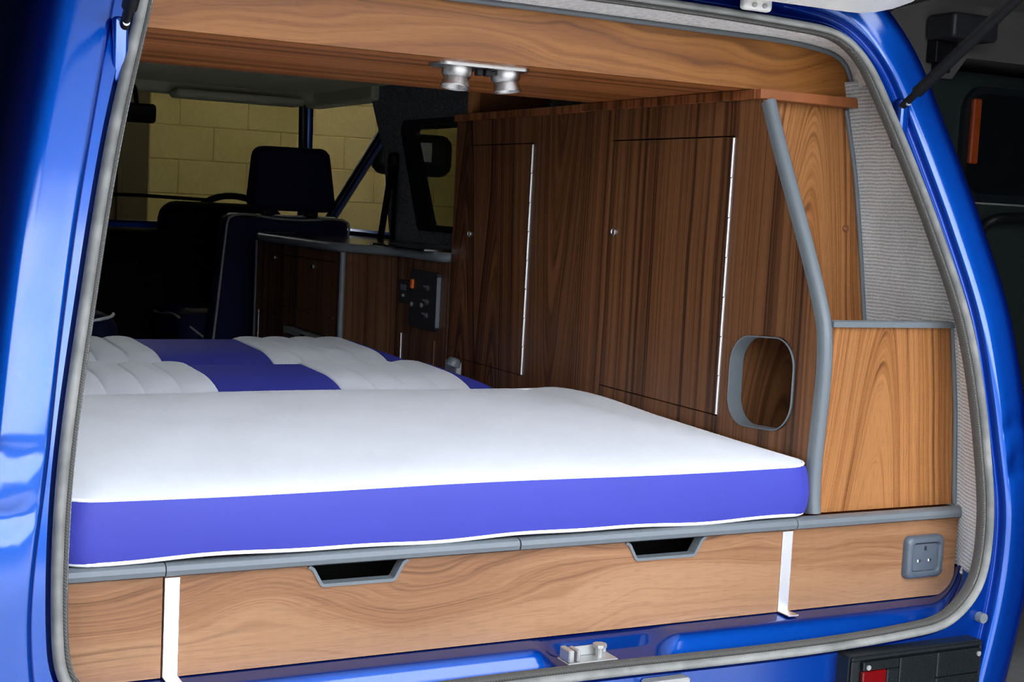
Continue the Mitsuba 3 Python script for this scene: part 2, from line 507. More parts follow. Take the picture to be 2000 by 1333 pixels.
rows = []
for k in range(len(A1)):
    x = XC + A1[k, 0]
    rr = float(rec(x)) if A1[k, 1] < .84 else 0.0
    a0, a, m, b = A0[k], A1[k], M1[k], B1[k]
    ym = -.036 + .010 * rr
    zm = m[1] - .0185 * rr
    lowf = 1.0 if a[1] < .84 else 0.0
    up = smoothstep_np((a[1] - .8245) / .05)
    fx, fz = a[0] + .10 * (m[0] - a[0]), a[1] - .0215 * (1 - up)
    yf = -.060 - .012 * up
    pts = [(XC + a0[0], -.100, a0[1] - .016 * (1 - up)), (XC + fx, yf - .012, fz - .001), (XC + fx, yf - .003, fz + .0008)]
    for t in (.12, .4, .7, .92):
        pts.append((XC + fx + t * (m[0] - fx), yf + t * (ym - .004 - yf), fz + .002 + t * (zm - fz - .004)))
    pts.append((XC + m[0], ym - .0005, zm - .0004))
    pts.append((XC + m[0], ym + .004, zm + .0006))
    pts.append((XC + .5 * (m[0] + b[0]), .5 * ym + .003 * rr, .5 * (m[1] + b[1]) - .008 * rr))
    pts.append((XC + b[0], .002, b[1]))
    pts.append((XC + b[0], .05, b[1]))
    rows.append(pts)
part(van, 'sill', grid(np.array(rows)), 'blue_paint', 40)

# carpet that lines the inside of the rear pillars and the header
W = PchipInterpolator([.84, .97, 1.15, 1.29, 1.42, 1.547, 1.6575, 1.70, 1.745], [.785, .777, .7603, .737, .7156, .6918, .662, .652, .635])
for s, nm in ((1, 'right'), (-1, 'left')):
    zs = np.linspace(.885, 1.705, 70)
    li = LOOP[(LOOP[:, 0] > 0.3) & (LOOP[:, 1] > .86) & (LOOP[:, 1] < 1.775)]
    ni = NL[(LOOP[:, 0] > 0.3) & (LOOP[:, 1] > .86) & (LOOP[:, 1] < 1.775)]
    inn = li - ni * .0095
    o = np.argsort(inn[:, 1])
    hin = np.interp(zs, inn[o, 1], inn[o, 0])
    R = []
    for z, h in zip(zs, hin):
        w, y0 = float(W(z)), float(Y(z)) + .008
        R.append([(XC + s * h, y0 - .012, z), (XC + s * (h + .004), y0, z), (XC + s * (h + .5 * (w - h)), y0 + .6 * (max(.006, y0 + .05) - y0), z), (XC + s * (w - .0015), max(.008, y0 + .052), z), (XC + s * w, .235, z), (XC + s * w, 1.30, z)])
    part(van, 'pillar_carpet', grid(np.array(R)), 'carpet', 60, label='pale grey ribbed carpet lining')
HB = [(.668, 1.69), (.664, 1.712), (.654, 1.730), (.633, 1.747), (.59, 1.7575), (.53, 1.7625), (.40, 1.765), (.2, 1.7665), (0, 1.767)]
HB = np.array(HB + [(-a, b) for a, b in HB[-2::-1]])
HEAD = spline(HB, 120, s=1e-6)
inn = LOOP - NL * .0095
top = inn[(inn[:, 1] > 1.685)]
o = np.argsort(-np.arctan2(top[:, 0], top[:, 1] - 1.2))
top = resample(top[o], 120)
R = [[(XC + a[0], float(Y(a[1])) - .004, a[1]), (XC + a[0] + .3 * (b[0] - a[0]), float(Y(a[1])) + .02, a[1] + .002 + .3 * (b[1] - a[1])), (XC + b[0], .232, b[1] + .003), (XC + b[0], .30, b[1] + .004)] for a, b in zip(top, HEAD)]
part(van, 'header_carpet', grid(np.array(R)), 'fleece', 60, label='pale grey fleece lining of the roof edge')

# ------------------------------------------------------------------ bed base with the long drawer (rear face at y = 0)
base = thing('drawer_unit', 'walnut drawer unit with two handle slots along the blue sill, under the mattress', 'drawer unit')
ZT = .9697


def front(x0, x1, z0, z1, cuts=(), cr=None, cl=None):
    p = sg.box(x0, z0, x1, z1)
    if cr:
        p = rrect(x0 - .2, x1, z0, z1 + .2, cr, 10).intersection(p)
    if cl:
        p = rrect(x0, x1 + .2, z0, z1 + .2, cl, 10).intersection(p)
    for c in cuts:
        p = p.difference(c)
    return p


def slot(x0, x1, d=.0275):
    q = sg.Polygon([(x0 - .004, ZT + .05), (x0 - .004, ZT), (x0 + .004, ZT - .004), (x0 + .017, ZT - d), (x1 - .017, ZT - d), (x1 - .004, ZT - .004), (x1 + .004, ZT), (x1 + .004, ZT + .05)])
    return q.buffer(-.006).buffer(.006).buffer(.006).buffer(-.006)


slots = [slot(.624, .762), slot(1.118, 1.256)]
part(base, 'side_board', ext(front(.297, .4292, .838, ZT, cl=.022), 'y', 0, .015), 'wood_drawer')
part(base, 'side_board', ext(front(1.4272, 1.780, .838, ZT, cr=.038), 'y', 0, .015), 'wood_drawer', label='walnut end board with the power socket')
drawer = part(base, 'drawer_front', ext(front(.4312, 1.4255, .838, ZT, slots), 'y', 0, .015), 'wood_drawer')
for sl in slots:
    b = np.array(sl.boundary.intersection(sg.box(0, .93, 3, ZT - .0005)).coords)
    part(base + '__drawer_front', 'slot_edging', sweep(np.stack([b[:, 0], b[:, 0] * 0 + .006, b[:, 1]], 1), [(-.009, -.0022), (.009, -.0022), (.009, .0022), (-.009, .0022)], up=(0, 0, 1)), 'grey_edging', label='grey edging of the handle slot')
part(base, 'drawer_box', join(chbox(.445, 1.41, .016, .60, .842, .853), chbox(.445, 1.41, .10, .112, .842, .955), chbox(.443, .455, .016, .6, .842, .955), chbox(1.40, 1.412, .016, .6, .842, .955)), 'matt_black')
bull = [(.012, -.0085), (-.002, -.0088), (-.0075, -.006), (-.0095, 0), (-.0075, .006), (-.002, .0088), (.012, .0085)]
for x0, x1 in ((.297, .4290), (.4305, .9310), (.9335, 1.4253), (1.4268, 1.7865)):
    part(base, 'top_edging', sweep([(x0, -.004, .980), (x1, -.004, .980)], [(-a if False else a * -1, b * 1.02) for a, b in bull], up=(0, 0, 1)), 'grey_edging', 30, label='grey rounded edging')
part(base, 'top_board', chbox(.297, 1.785, .005, .805, .9705, .9850), 'wood_trim')
for x0, x1 in ((.4310, .4505), (1.4062, 1.4262)):
    z0 = .838
    m = join(chbox(x0, x1, -.0026, -.0002, z0, .9688, .0004), chbox(x0, x1, -.030, -.0002, z0, z0 + .0022, .0004))
    part(base, 'metal_strip', m, 'aluminium', label='bright aluminium strip over the board joint')
# power socket on the right end board
sock = base + '__socket'
cx, cz = 1.7025, .9085


def sq(hw, hh, y, r):
    return np.array([(cx + a, y, cz + b) for a, b in np.array(rrect(-hw, hw, -hh, hh, r, 7).exterior.coords)[:-1]])


S = [sq(.0415, .0365, 0.0, .011), sq(.0415, .0365, -.005, .011), sq(.0395, .0345, -.0100, .011), sq(.036, .031, -.0125, .010), sq(.0305, .0262, -.0125, .008), sq(.0285, .0245, -.0105, .006), sq(.0270, .0232, -.0070, .005)]
part(base, 'socket', grid(np.array(S), False, True), 'grey_plastic', 35, label='grey three-pin socket surround')
ins = rrect(cx - .0262, cx + .0262, cz - .0225, cz + .0225, .005)
holes = [sg.box(cx - .0022, cz + .0105, cx + .0030, cz + .0185), sg.box(cx - .0160, cz - .0085, cx - .0085, cz - .0038), sg.box(cx + .0072, cz - .0085, cx + .0147, cz - .0038)]
q = ins
for h in holes:
    q = q.difference(h)
part(sock, 'faceplate', ext(q, 'y', -.0085, -.004), 'grey_plastic')
part(sock, 'socket_back', chbox(cx - .026, cx + .026, -.004, -.001, cz - .022, cz + .022), 'matt_black')
for x0 in (cx - .0160, cx + .0072):
    part(sock, 'shutter', chbox(x0 + .0002, x0 + .0042, -.0075, -.004, cz - .0084, cz - .0039, .0003), 'white_piping', label='white shutter')

# ------------------------------------------------------------------ the two tall cabinets along the right wall (left faces at x = 1.4705)
XW = 1.4705
near = thing('tall_cabinet', 'tall walnut cabinet nearest the tailgate, with a rounded cubby hole and a stepped rear face', 'cabinet')
far = thing('tall_cabinet', 'tall narrower walnut cabinet between the kitchen unit and the cabinet with the cubby hole', 'cabinet')
hole = rrect(.0752, .2515, 1.1045, 1.2620, .052, 10)
hole = sg.Polygon([(a, b - .060 * (a - .163)) for a, b in hole.exterior.coords])
door2 = sg.box(.2855, 1.1095, .694, 1.5975)
side = sg.Polygon([(.0195, .990), (.0195, 1.292), (.209, 1.6595), (.8085, 1.6595), (.8085, .990)])
part(near, 'side_panel', ext(side.difference(hole).difference(sg.box(.2835, 1.1075, .6946, 1.6)), 'x', XW, XW + .016), 'wood_side')
part(near, 'door', ext(door2, 'x', XW + .0004, XW + .016), 'wood_side')
edge = spline([(XW + .0095, .0165, .9895), (XW + .0095, .0165, 1.15), (XW + .0095, .0168, 1.262), (XW + .0095, .0205, 1.292), (XW + .0095, .037, 1.332), (XW + .0095, .12, 1.4935), (XW + .0095, .2035, 1.6560)], 60, s=1e-6)
part(near, 'edge_trim', sweep(edge, [(-.0105, .009), (-.0112, 0), (-.0095, -.0065), (-.005, -.0098), (0, -.0108), (.005, -.0098), (.0095, -.0065), (.0112, 0), (.0105, .009)], up=(0, 1, .05)), 'grey_edging', 40, label='grey rounded edge trim')
hb = np.array(hole.exterior.coords)[:-1]
hc = hb.mean(0)
rows = []
for x, k in ((XW - .0035, 1.0), (XW - .0045, .985), (XW - .0035, .968), (XW + .024, .968), (XW + .024, 1.0)):
    rows.append([(x, hc[0] + (a - hc[0]) * k, hc[1] + (b - hc[1]) * k) for a, b in hb])
m = grid(np.array(rows), False, True)
trimesh.repair.fix_normals(m)
part(near, 'cubby_edging', m, 'grey_edging', 35, label='grey edging of the cubby hole')


def hinge(parent, y, z0, z1):
    h = part(parent, 'hinge', chbox(XW - .0012, XW + .004, y - .0035, y + .0008, z0, z1, .0005), 'aluminium', label='long piano hinge')
    n = int((z1 - z0) / .064)
    L = (z1 - z0) / n
    for k in range(n):
        part(h, 'knuckle', cyl((XW - .0016, y - .0012, z0 + k * L + .0008), (XW - .0016, y - .0012, z0 + (k + 1) * L - .0008), .0026, 10), 'aluminium', 50)
    return h


def knob(parent, y, z, r=.0085):
    part(parent, 'push_knob', lathe([(r, 0), (r, .003), (r * .82, .0045), (r * .72, .0030), (r * .60, .0022), (r * .5, .0035), (.0001, .004)], (XW + .0004, y, z), (-1, 0, 0), 20), 'brushed_nickel', 40, label='round nickel push knob')


hinge(near + '__door', .2845, 1.11, 1.5965)
knob(near + '__door', .6655, 1.4185)
# rear faces: upper panel set back, lower storage box with its open tray
up = sg.Polygon([(XW + .016, 1.262), (XC + float(W(1.262)) - .003, 1.262)] + [(XC + float(W(z)) - .003, z) for z in np.linspace(1.29, 1.6595, 14)] + [(XW + .016, 1.6595)])
part(near, 'upper_rear_panel', ext(up, 'y', .236, .250), 'wood_rear')
pe = [(XC + float(W(z)) - .004, .2335, z) for z in np.linspace(1.262, 1.657, 24)]
part(near, 'panel_piping', tube(pe, .0042, 8), 'grey_edging', 60, label='thin grey piping')
part(near, 'screw_cap', lathe([(.0065, 0), (.0058, .002), (.003, .0034), (.0001, .0038)], (1.6905, .236, 1.4488), (0, -1, 0), 18), 'wood_trim', 40, label='small brown screw cap')
bx = lambda z: np.interp(z, [.985, 1.153, 1.30], [1.7868, 1.7725, 1.7505])
lowp = sg.Polygon([(XW + .018, .9892), (bx(.9892), .9892)] + [(bx(z), z) for z in np.linspace(1.0, 1.2925, 12)] + [(XW + .018, 1.2925)])
part(near, 'storage_box_front', ext(lowp, 'y', .020, .034), 'wood_rear')
part(near, 'box_lip', sweep([(XW + .019, .0225, 1.2965), (1.7535, .0225, 1.2965)], [(-.010, -.0045), (-.012, 0), (-.010, .004), (-.004, .006), (.004, .006), (.012, .0045), (.012, -.0045)], up=(0, 0, 1)), 'grey_edging', 40, label='grey lip of the open tray')
part(near, 'box_piping', tube([(bx(z) - .0025, .0165, z) for z in np.linspace(.990, 1.293, 22)], .0042, 8), 'grey_edging', 60, label='thin grey piping')
part(near, 'tray_floor', chbox(XW + .016, 1.745, .034, .236, 1.262, 1.270), 'wood_rear')
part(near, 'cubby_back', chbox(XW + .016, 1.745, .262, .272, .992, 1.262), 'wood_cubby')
part(near, 'cubby_floor', chbox(XW + .016, 1.745, .034, .262, .992, 1.0), 'wood_side')
part(near, 'top_board', join(chbox(1.4625, 1.694, .2055, .222, 1.6598, 1.6764, .0008), chbox(1.4625, 1.68, .2225, .8085, 1.6598, 1.6764, .0008)), 'wood_trim', label='reddish brown top board')
# far cabinet
door1 = sg.box(1.029, 1.0845, 1.352, 1.5985)
part(far, 'side_panel', ext(sg.box(.8105, .95, 1.4300, 1.6585).difference(sg.box(1.0272, 1.0830, 1.3526, 1.6005)), 'x', XW, XW + .016), 'wood_side_figured')
part(far, 'door', ext(door1, 'x', XW + .0004, XW + .016), 'wood_side_figured')
hinge(far + '__door', 1.0283, 1.085, 1.5975)
knob(far + '__door', 1.3295, 1.3885, .0075)
part(far, 'end_panel', chbox(XW + .016, 1.73, 1.415, 1.430, .95, 1.6585), 'wood_side')
part(far, 'top_board', chbox(1.4625, 1.70, .8095, 1.4345, 1.6588, 1.6752, .0008), 'wood_trim', label='dark brown top board')
part(far, 'shelf_post', chbox(1.4745, 1.497, 1.362, 1.385, 1.6753, 1.800, .001), 'wood_light', label='pale wooden post on top of the cabinet')
part(far, 'shelf_back', chbox(1.4975, 1.69, 1.366, 1.380, 1.6753, 1.800, .001), 'wood_side')

# ------------------------------------------------------------------ overhead locker
lock = thing('overhead_locker', 'long walnut locker across the van under the roof, above the bed', 'locker')
outline = sg.Polygon([(XC - .663, 1.6772), (XC + .663, 1.6772)] + [(XC + a * .993, b - .004) for a, b in HEAD])
part(lock, 'front_panel', ext(outline.buffer(0), 'y', .235, .250), 'wood_locker')
part(lock, 'bottom_panel', chbox(XC - .645, XC + .645, .2502, .787, 1.6772, 1.691, .0008), 'wood_underside')
part(lock, 'back_panel', chbox(XC - .62, XC + .62, .774, .788, 1.6912, 1.770), 'wood_underside')
part(lock, 'edging', tube(np.stack([XC + HEAD[:, 0] * .996, HEAD[:, 0] * 0 + .232, HEAD[:, 1] - .001], 1), .0046, 8), 'grey_edging', 60, label='thin grey edging')

# twin spotlight under the locker
spot = thing('twin_spotlight', 'twin brushed nickel spotlight under the overhead locker', 'lamp')
pl = rrect(.905, 1.062, .272, .336, .014, 6)
P0 = np.array(pl.exterior.coords)[:-1]
pc = P0.mean(0)
rows = [[(pc[0] + (a - pc[0]) * k, pc[1] + (b - pc[1]) * (1 - (1 - k) * 2), z) for a, b in P0] for k, z in ((1, 1.6770), (1.0, 1.6742), (.985, 1.6718), (.95, 1.6710), (.05, 1.6705))]
m = grid(np.array(rows), False, True)
trimesh.repair.fix_normals(m)
part(spot, 'base_plate', m, 'brushed_nickel', 40)
for x, tx in ((.945, -.14), (1.030, .10)):
    d = np.array([tx, -.10, -1.0])
    p = [(.010, -.004), (.0235, 0), (.0245, .003), (.0242, .008), (.0225, .013), (.0195, .0165), (.0205, .019), (.0222, .026), (.0235, .0305), (.0228, .0318), (.020, .0300), (.0185, .022), (.0001, .018)]
    s = part(spot, 'lamp_head', lathe(p, (x, .304, 1.6712), d, 32), 'brushed_nickel', 40)
    e = d / np.linalg.norm(d)
    part(s, 'bulb_glass', lathe([(.0182, .0225), (.012, .0235), (.0001, .024)], (x, .304, 1.6712), d, 24), 'white_paint', 40)
for x in (.979, .994):
    part(spot, 'switch', chbox(x - .0052, x + .0052, .290, .302, 1.661, 1.671, .0012), 'black_plastic', label='small black switch')

# ------------------------------------------------------------------ mattress


def mattress():
    X0, X1, Y0, Y1, Z0, Z1 = .298, 1.4625, -.006, .825, .9922, 1.0725
    r = .045
    ring = np.array(rrect(X0, X1, Y0, Y1, r, 10).exterior.coords)[:-1]
    ring = resample(ring, 320, closed=True)
    c = ring.mean(0)
    t = np.linspace(0, 2 * np.pi, len(ring), endpoint=False)
    wob = .0016 * np.sin(ring[:, 0] * 13 + 1) + .0010 * np.sin(ring[:, 0] * 29 + ring[:, 1] * 7)

    def inset(d):
        q = ring - c
        s = np.abs(q)
        return c + np.sign(q) * np.maximum(s - d * np.minimum(1, s / .06), 0)
    side = []
    for k, bul in ((0, 0), (.08, .002), (.25, .0045), (.5, .006), (.75, .005), (.92, .003), (1, 0)):
        q = inset(-bul + .006 * k - .003)
        z = Z0 + .004 + wob * (1 - k) + (Z1 - Z0 - .004 + .0012 * np.sin(ring[:, 0] * 9) + .010 * smoothstep_np((ring[:, 1] - Y0) / (Y1 - Y0) / .9)) * k
        side.append(np.stack([q[:, 0], q[:, 1], z], 1))
    m_side = grid(np.array(side), False, True)
    # top: a height field over the inset rectangle, crowned
    n, mm = 90, 70
    u, v = np.meshgrid(np.linspace(0, 1, n), np.linspace(0, 1, mm), indexing='ij')
    e = .003
    x = X0 + e + u * (X1 - X0 - 2 * e)
    y = Y0 + e + v * (Y1 - Y0 - 2 * e)
    dx, dy = np.minimum(x - X0, X1 - x), np.minimum(y - Y0, Y1 - y)
    # pull the corners onto the rounded outline
    cxs, cys = np.clip(x, X0 + r, X1 - r), np.clip(y, Y0 + r, Y1 - r)
    vx, vy = x - cxs, y - cys
    l2 = np.hypot(vx, vy)
    linf = np.maximum(np.abs(vx), np.abs(vy))
    k = np.where(l2 > 1e-9, linf / np.maximum(l2, 1e-9), 1)
    x, y = cxs + vx * k, cys + vy * k
    d = np.minimum(dx, dy)
    z = Z1 + .0012 * np.sin(x * 9) + .0125 * (1 - np.exp(-dx / .035)) * (1 - np.exp(-dy / .035)) + .004 * np.sin(np.pi * u) ** .7 * np.sin(np.pi * v) ** .7 + .010 * smoothstep_np(v / .9)
    # the fold that runs along the wall side towards the back, and the lifted back right corner
    fold = np.exp(-((x - (1.375 - .06 * (y - .45))) / .022) ** 2) * smoothstep_np((y - .28) / .3)
    z += -.006 * fold + .007 * np.exp(-((x - 1.425) / .035) ** 2 - ((y - .62) / .17) ** 2)
    m_top = grid(np.stack([x, y, z], -1))
    trimesh.repair.fix_normals(m_top)
    if m_top.face_normals[:, 2].mean() < 0:
        m_top.invert()
    pipe = np.stack([inset(.001)[:, 0], inset(.001)[:, 1], Z0 + .004 + wob], 1)
    pipet = np.stack([inset(.003)[:, 0], inset(.003)[:, 1], Z1 + .0012 * np.sin(ring[:, 0] * 9) + .010 * smoothstep_np((ring[:, 1] - Y0) / (Y1 - Y0) / .9)], 1)
    return m_side, m_top, pipe, pipet


ms, mt, pp, pt = mattress()
mat = thing('mattress', 'white topped mattress with a blue side band and white piping, nearest the tailgate', 'mattress')
part(mat, 'side_band', ms, 'blue_vinyl', True, label='blue side band')
part(mat, 'top_cover', mt, 'white_vinyl', True, label='white top cover')
part(mat, 'piping', tube(pp, .0048, 10, closed=True), 'white_piping', True, label='white piping')
part(mat, 'top_seam', tube(pt, .0026, 8, closed=True), 'white_piping', True)


# ------------------------------------------------------------------ seat cushions behind the mattress
def cushion(y0, y1, label, bolt):
    c = thing('seat_cushion', label, 'seat cushion')
    X0, X1, zt, zb, r = .372, 1.4015, 1.0945, .975, .10

    def prof_z(x, y, add=0.0):
        dx, dy0, dy1 = np.minimum(x - X0, X1 - x), y - y0, y1 - y
        f = lambda d, rr: np.sqrt(np.maximum(1 - (1 - np.clip(d / rr, 0, 1)) ** 2, 0))
        return zb + (zt - zb) * np.minimum.reduce([f(dx + .004, .11) ** .9, f(dy0, .22) ** .85, f(dy1, .10) ** .9]) - .010 * (1 - np.clip(dy0 / (y1 - y0), 0, 1)) + add

    def patch(xa, xb, add=None, n=40):
        xs = np.linspace(xa, xb, n)
        tt = np.linspace(0, 1, 60)
        ys = y0 + (y1 - y0) * (.5 - .5 * np.cos(np.pi * tt))
        xx, yy = np.meshgrid(xs, ys, indexing='ij')
        a = 0 if add is None else add(xx, yy)
        m = grid(np.stack([xx, yy, prof_z(xx, yy) + a], -1))
        if m.face_normals[:, 2].mean() < 0:
            m.invert()
        return m
    b = [X0, .470, .757, 1.0105, 1.2975, X1]
    for k in (0, 2, 4):
        part(c, 'blue_panel', patch(b[k], b[k + 1]), 'blue_vinyl', True)
    for k in (1, 3):
        w = (b[k + 1] - b[k]) / 4
        add = lambda x, y, k=k, w=w: .0002 + .0078 * np.abs(np.sin(np.pi * (x - b[k]) / w)) ** .42 * np.clip((y - y0) / .04, 0, 1)
        part(c, 'fluted_panel', patch(b[k], b[k + 1], add, 208), 'white_vinyl', True, label='white fluted panel')
    yy = y0 + (y1 - y0) * (.5 - .5 * np.cos(np.pi * np.linspace(0.06, .94, 50)))
    for x in (X0 + .001, X1 - .001):
        part(c, 'piping', tube(np.stack([yy * 0 + x, yy, prof_z(yy * 0 + x, yy) + .002], 1), .0042, 8), 'white_piping', True, label='white piping')
    part(c, 'underside', chbox(X0 + .01, X1 - .01, y0 + .012, y1 - .012, .955, .978), 'blue_vinyl')
    return c


cushion(.834, 1.285, 'blue seat cushion with white fluted panels directly behind the mattress', True)
cushion(1.287, 1.80, 'farther blue seat cushion with white fluted panels, before the cab', False)
bk = thing('hinge_cap', 'small pale round hinge cap between the cushions and the tall cabinets', 'hinge')
part(bk, 'bracket', chbox(1.415, 1.430, 1.255, 1.32, .955, 1.085, .002), 'zinc')
part(bk, 'cap', lathe([(.017, 0), (.017, .010), (.012, .018), (.0001, .020)], (1.409, 1.262, 1.078), (.25, -.1, 1), 18), 'grey_edging', 40)
sup = thing('cushion_support', 'dark board that carries the two seat cushions', 'board')
part(sup, 'board', chbox(.36, 1.41, .835, 1.80, .93, .952), 'matt_black')
part(sup, 'front_board', chbox(.36, 1.41, 1.79, 1.81, .50, .93), 'matt_black')

# ------------------------------------------------------------------ kitchen unit
kit = thing('kitchen_unit', 'dark walnut kitchen unit with a black worktop between the tall cabinets and the driver seat', 'kitchen unit')
KX, KC, KE = 1.365, 1.916, 2.70
part(kit, 'control_end', ext(sg.box(1.4365, .50, 1.772, 1.312), 'x', XW, XW + .016), 'wood_kitchen')
cm = ext(sg.Polygon([(XW, 1.772), (KX + .004, KC - .004), (KX + .016, KC + .006), (XW + .012, 1.785)]), 'z', .50, 1.312)
part(kit, 'angled_panel', cm, 'wood_kitchen')
flap = sg.box(1.968, 1.124, 2.60, 1.2785)
ldoor = sg.box(2.41, .70, 2.66, 1.09)
fr = sg.box(1.98, .70, 2.392, 1.068)
kp = sg.box(KC + .006, .50, KE, 1.312)
for h in (flap, ldoor, fr):
    kp = kp.difference(h.buffer(.002, join_style=2))
part(kit, 'front_panel', ext(kp, 'x', KX, KX + .016), 'wood_kitchen')
fl = part(kit, 'flap_door', ext(flap, 'x', KX + .0004, KX + .016), 'wood_kitchen')
for y, z in ((2.151, 1.258), (2.512, 1.265)):
    part(fl, 'push_knob', lathe([(.0085, 0), (.0085, .003), (.006, .004), (.0001, .0036)], (KX, y, z), (-1, 0, 0), 18), 'brushed_nickel', 40, label='round nickel push knob')
part(fl, 'hinge', chbox(KX - .001, KX + .004, 1.97, 2.36, 1.1225, 1.1255, .0004), 'aluminium')
ld = part(kit, 'lower_door', ext(ldoor, 'x', KX + .0004, KX + .016), 'wood_kitchen')
part(ld, 'hinge', chbox(KX - .001, KX + .004, 2.6565, 2.6605, .90, 1.09, .0004), 'aluminium')
part(kit, 'corner_trim', tube([(KX + .003, KC - .002, z) for z in np.linspace(.50, 1.312, 12)], .0085, 12, up=(0, 1, 0)), 'grey_edging', 60, label='grey corner trim')
part(kit, 'end_trim', tube([(KX + .003, KE, z) for z in np.linspace(.50, 1.312, 6)], .0075, 10, up=(0, 1, 0)), 'grey_edging', 60)
wt = [(1.735, 1.4480), (XW - .012, 1.4480), (XW - .013, 1.60), (XW - .016, 1.735), (KX + .02, 1.868), (KX - .008, 1.912), (KX - .016, 1.96), (KX - .016, 2.60), (KX + .02, KE + .03), (KX + .14, KE + .05), (1.735, KE + .05)]
wp = sg.Polygon(wt).buffer(.03).buffer(-.06).buffer(.03)
part(kit, 'worktop', ext(wp, 'z', 1.3135, 1.3355), 'counter_laminate', 20, label='glossy black worktop')
ed = np.array(wp.exterior.coords)
ed = ed[(ed[:, 0] < 1.70)]
k0 = int(np.argmax(np.hypot(*np.diff(ed, axis=0).T))) if len(ed) > 2 else 0
edp = resample(np.vstack([ed[k0 + 1:], ed[:k0 + 1]]) if np.hypot(*(np.diff(ed, axis=0)[k0])) > .15 else ed, 90)
part(kit, 'worktop_edging', tube(np.column_stack([edp, np.full(len(edp), 1.3245)]), .0125, 12), 'grey_edging', 60, label='grey rounded worktop edging')
hob = part(kit, 'hob_lid', chbox(1.43, 1.70, 1.50, 1.86, 1.3352, 1.3420, .0015), 'dark_glass', label='dark glass hob lid')
part(hob, 'rim', join(chbox(1.426, 1.704, 1.496, 1.500, 1.3354, 1.3432), chbox(1.426, 1.704, 1.86, 1.864, 1.3354, 1.3432)), 'chrome')
cp = rrect(1.486, 1.660, 1.1355, 1.2835, .012, 5)
pan = part(kit, 'control_panel', ext(cp, 'x', XW - .010, XW), 'dark_plastic', label='black electrical control panel')
part(pan, 'bright_edge', chbox(XW - .0112, XW - .0005, 1.4835, 1.4860, 1.146, 1.272, .0004), 'grey_edging')
part(pan, 'orange_rocker', chbox(XW - .016, XW - .009, 1.630, 1.645, 1.234, 1.2585, .002), 'orange_rocker', label='orange rocker switch')
for y, z in ((1.540, 1.2415), (1.540, 1.206), (1.542, 1.1715)):
    part(pan, 'toggle_switch', join(cyl((XW - .010, y, z), (XW - .016, y, z), .0075, 14), cyl((XW - .012, y, z), (XW - .024, y - .002, z + .006), .0032, 10)), 'switch_grey', 40, label='small grey toggle switch')
for y, z in ((1.64, 1.193), (1.575, 1.1955)):
    part(pan, 'fuse_cap', cyl((XW - .009, y, z), (XW - .0135, y, z), .006, 14), 'zinc', 40)
sw = part(kit, 'battery_gauge', ext(rrect(1.678, 1.739, 1.190, 1.252, .005, 4), 'x', XW - .007, XW), 'dark_plastic', label='small black battery gauge')
part(sw, 'gauge_window', chbox(XW - .0085, XW - .006, 1.690, 1.725, 1.224, 1.240, .001), 'grey_plastic')
part(sw, 'gauge_button', cyl((XW - .006, 1.705, 1.211), (XW - .011, 1.705, 1.211), .004, 12), 'zinc', 40)
ad = part(kit, 'access_door', ext(sg.box(1.505, .80, 1.7155, 1.1105), 'x', XW - .0035, XW - .0004), 'wood_kitchen')
part(ad, 'hinge', chbox(XW - .006, XW - .002, 1.7150, 1.7195, .90, 1.110, .0004), 'aluminium')
frd = thing('fridge', 'small grey fridge with a metal top strip built into the kitchen unit', 'fridge')
part(frd, 'fridge_door', chbox(KX + .004, KX + .030, 1.986, 2.386, .70, 1.036, .004), 'grey_plastic')
part(frd, 'top_strip', chbox(KX - .006, KX + .020, 1.986, 2.386, 1.043, 1.063, .003), 'zinc')
part(frd, 'latch', chbox(KX - .012, KX - .005, 2.17, 2.21, 1.046, 1.056, .002), 'chrome')
part(frd, 'corner_cap', chbox(KX - .009, KX - .0062, 1.988, 2.02, 1.044, 1.062, .001), 'white_paint')

# ------------------------------------------------------------------ cab and shell of the van further forward
lin = sg.Polygon([(1.30, .45), (2.50, .45), (2.515, 1.33), (2.56, 1.48), (2.60, 1.62), (2.66, 1.70), (2.72, 1.785), (2.74, 1.85), (1.30, 1.85)])
win_o = sg.Polygon([(1.60, 1.372), (2.275, 1.372), (2.46, 1.712), (1.60, 1.712)]).buffer(-.03).buffer(.03)
win_i = sg.Polygon([(1.63, 1.392), (2.165, 1.392), (2.345, 1.694), (1.63, 1.694)]).buffer(-.03).buffer(.03)
part(van, 'side_lining', ext(lin.difference(win_o.buffer(-.01)), 'x', 1.750, 1.756), 'dark_carpet', label='dark grey carpeted side lining and door pillar')
sw_ = part(van, 'side_window', ext(win_o.difference(win_i), 'x', 1.742, 1.757), 'bezel_black', label='side window in a black rubber frame')
part(sw_, 'pane', ext(win_i.buffer(.004), 'x', 1.7545, 1.7553), 'window_glass')
part(van, 'roof_gutter', chbox(1.805, 1.835, 1.36, 2.72, 1.690, 1.712, .004), 'blue_paint')
part(van, 'left_lining', chbox(.236, .256, 1.30, 3.35, .45, 1.85), 'dark_carpet')
part(van, 'headlining', chbox(.24, 1.80, .30, 3.36, 1.832, 1.875), 'headlining', label='grey headlining')
part(van, 'cab_floor', chbox(.24, 1.80, .10, 3.95, .42, .45), 'matt_black')
part(van, 'header_rail', rbox(.26, 1.76, 3.24, 3.36, 1.797, 1.85, .014), 'headlining', 40)
part(van, 'cant_rail', rbox(1.725, 1.80, 2.66, 3.36, 1.786, 1.85, .012), 'headlining', 40)
part(van, 'windscreen_pillar', join(tube(np.linspace((1.722, 3.345, 1.80), (1.742, 3.375, 1.34), 8), .016, 10, up=(0, 1, 0))), 'bezel_black', 60)
part(van, 'outer_pillar', tube(np.linspace((1.762, 3.40, 1.81), (1.775, 3.42, 1.34), 8), .019, 10, up=(0, 1, 0)), 'blue_paint', 60)
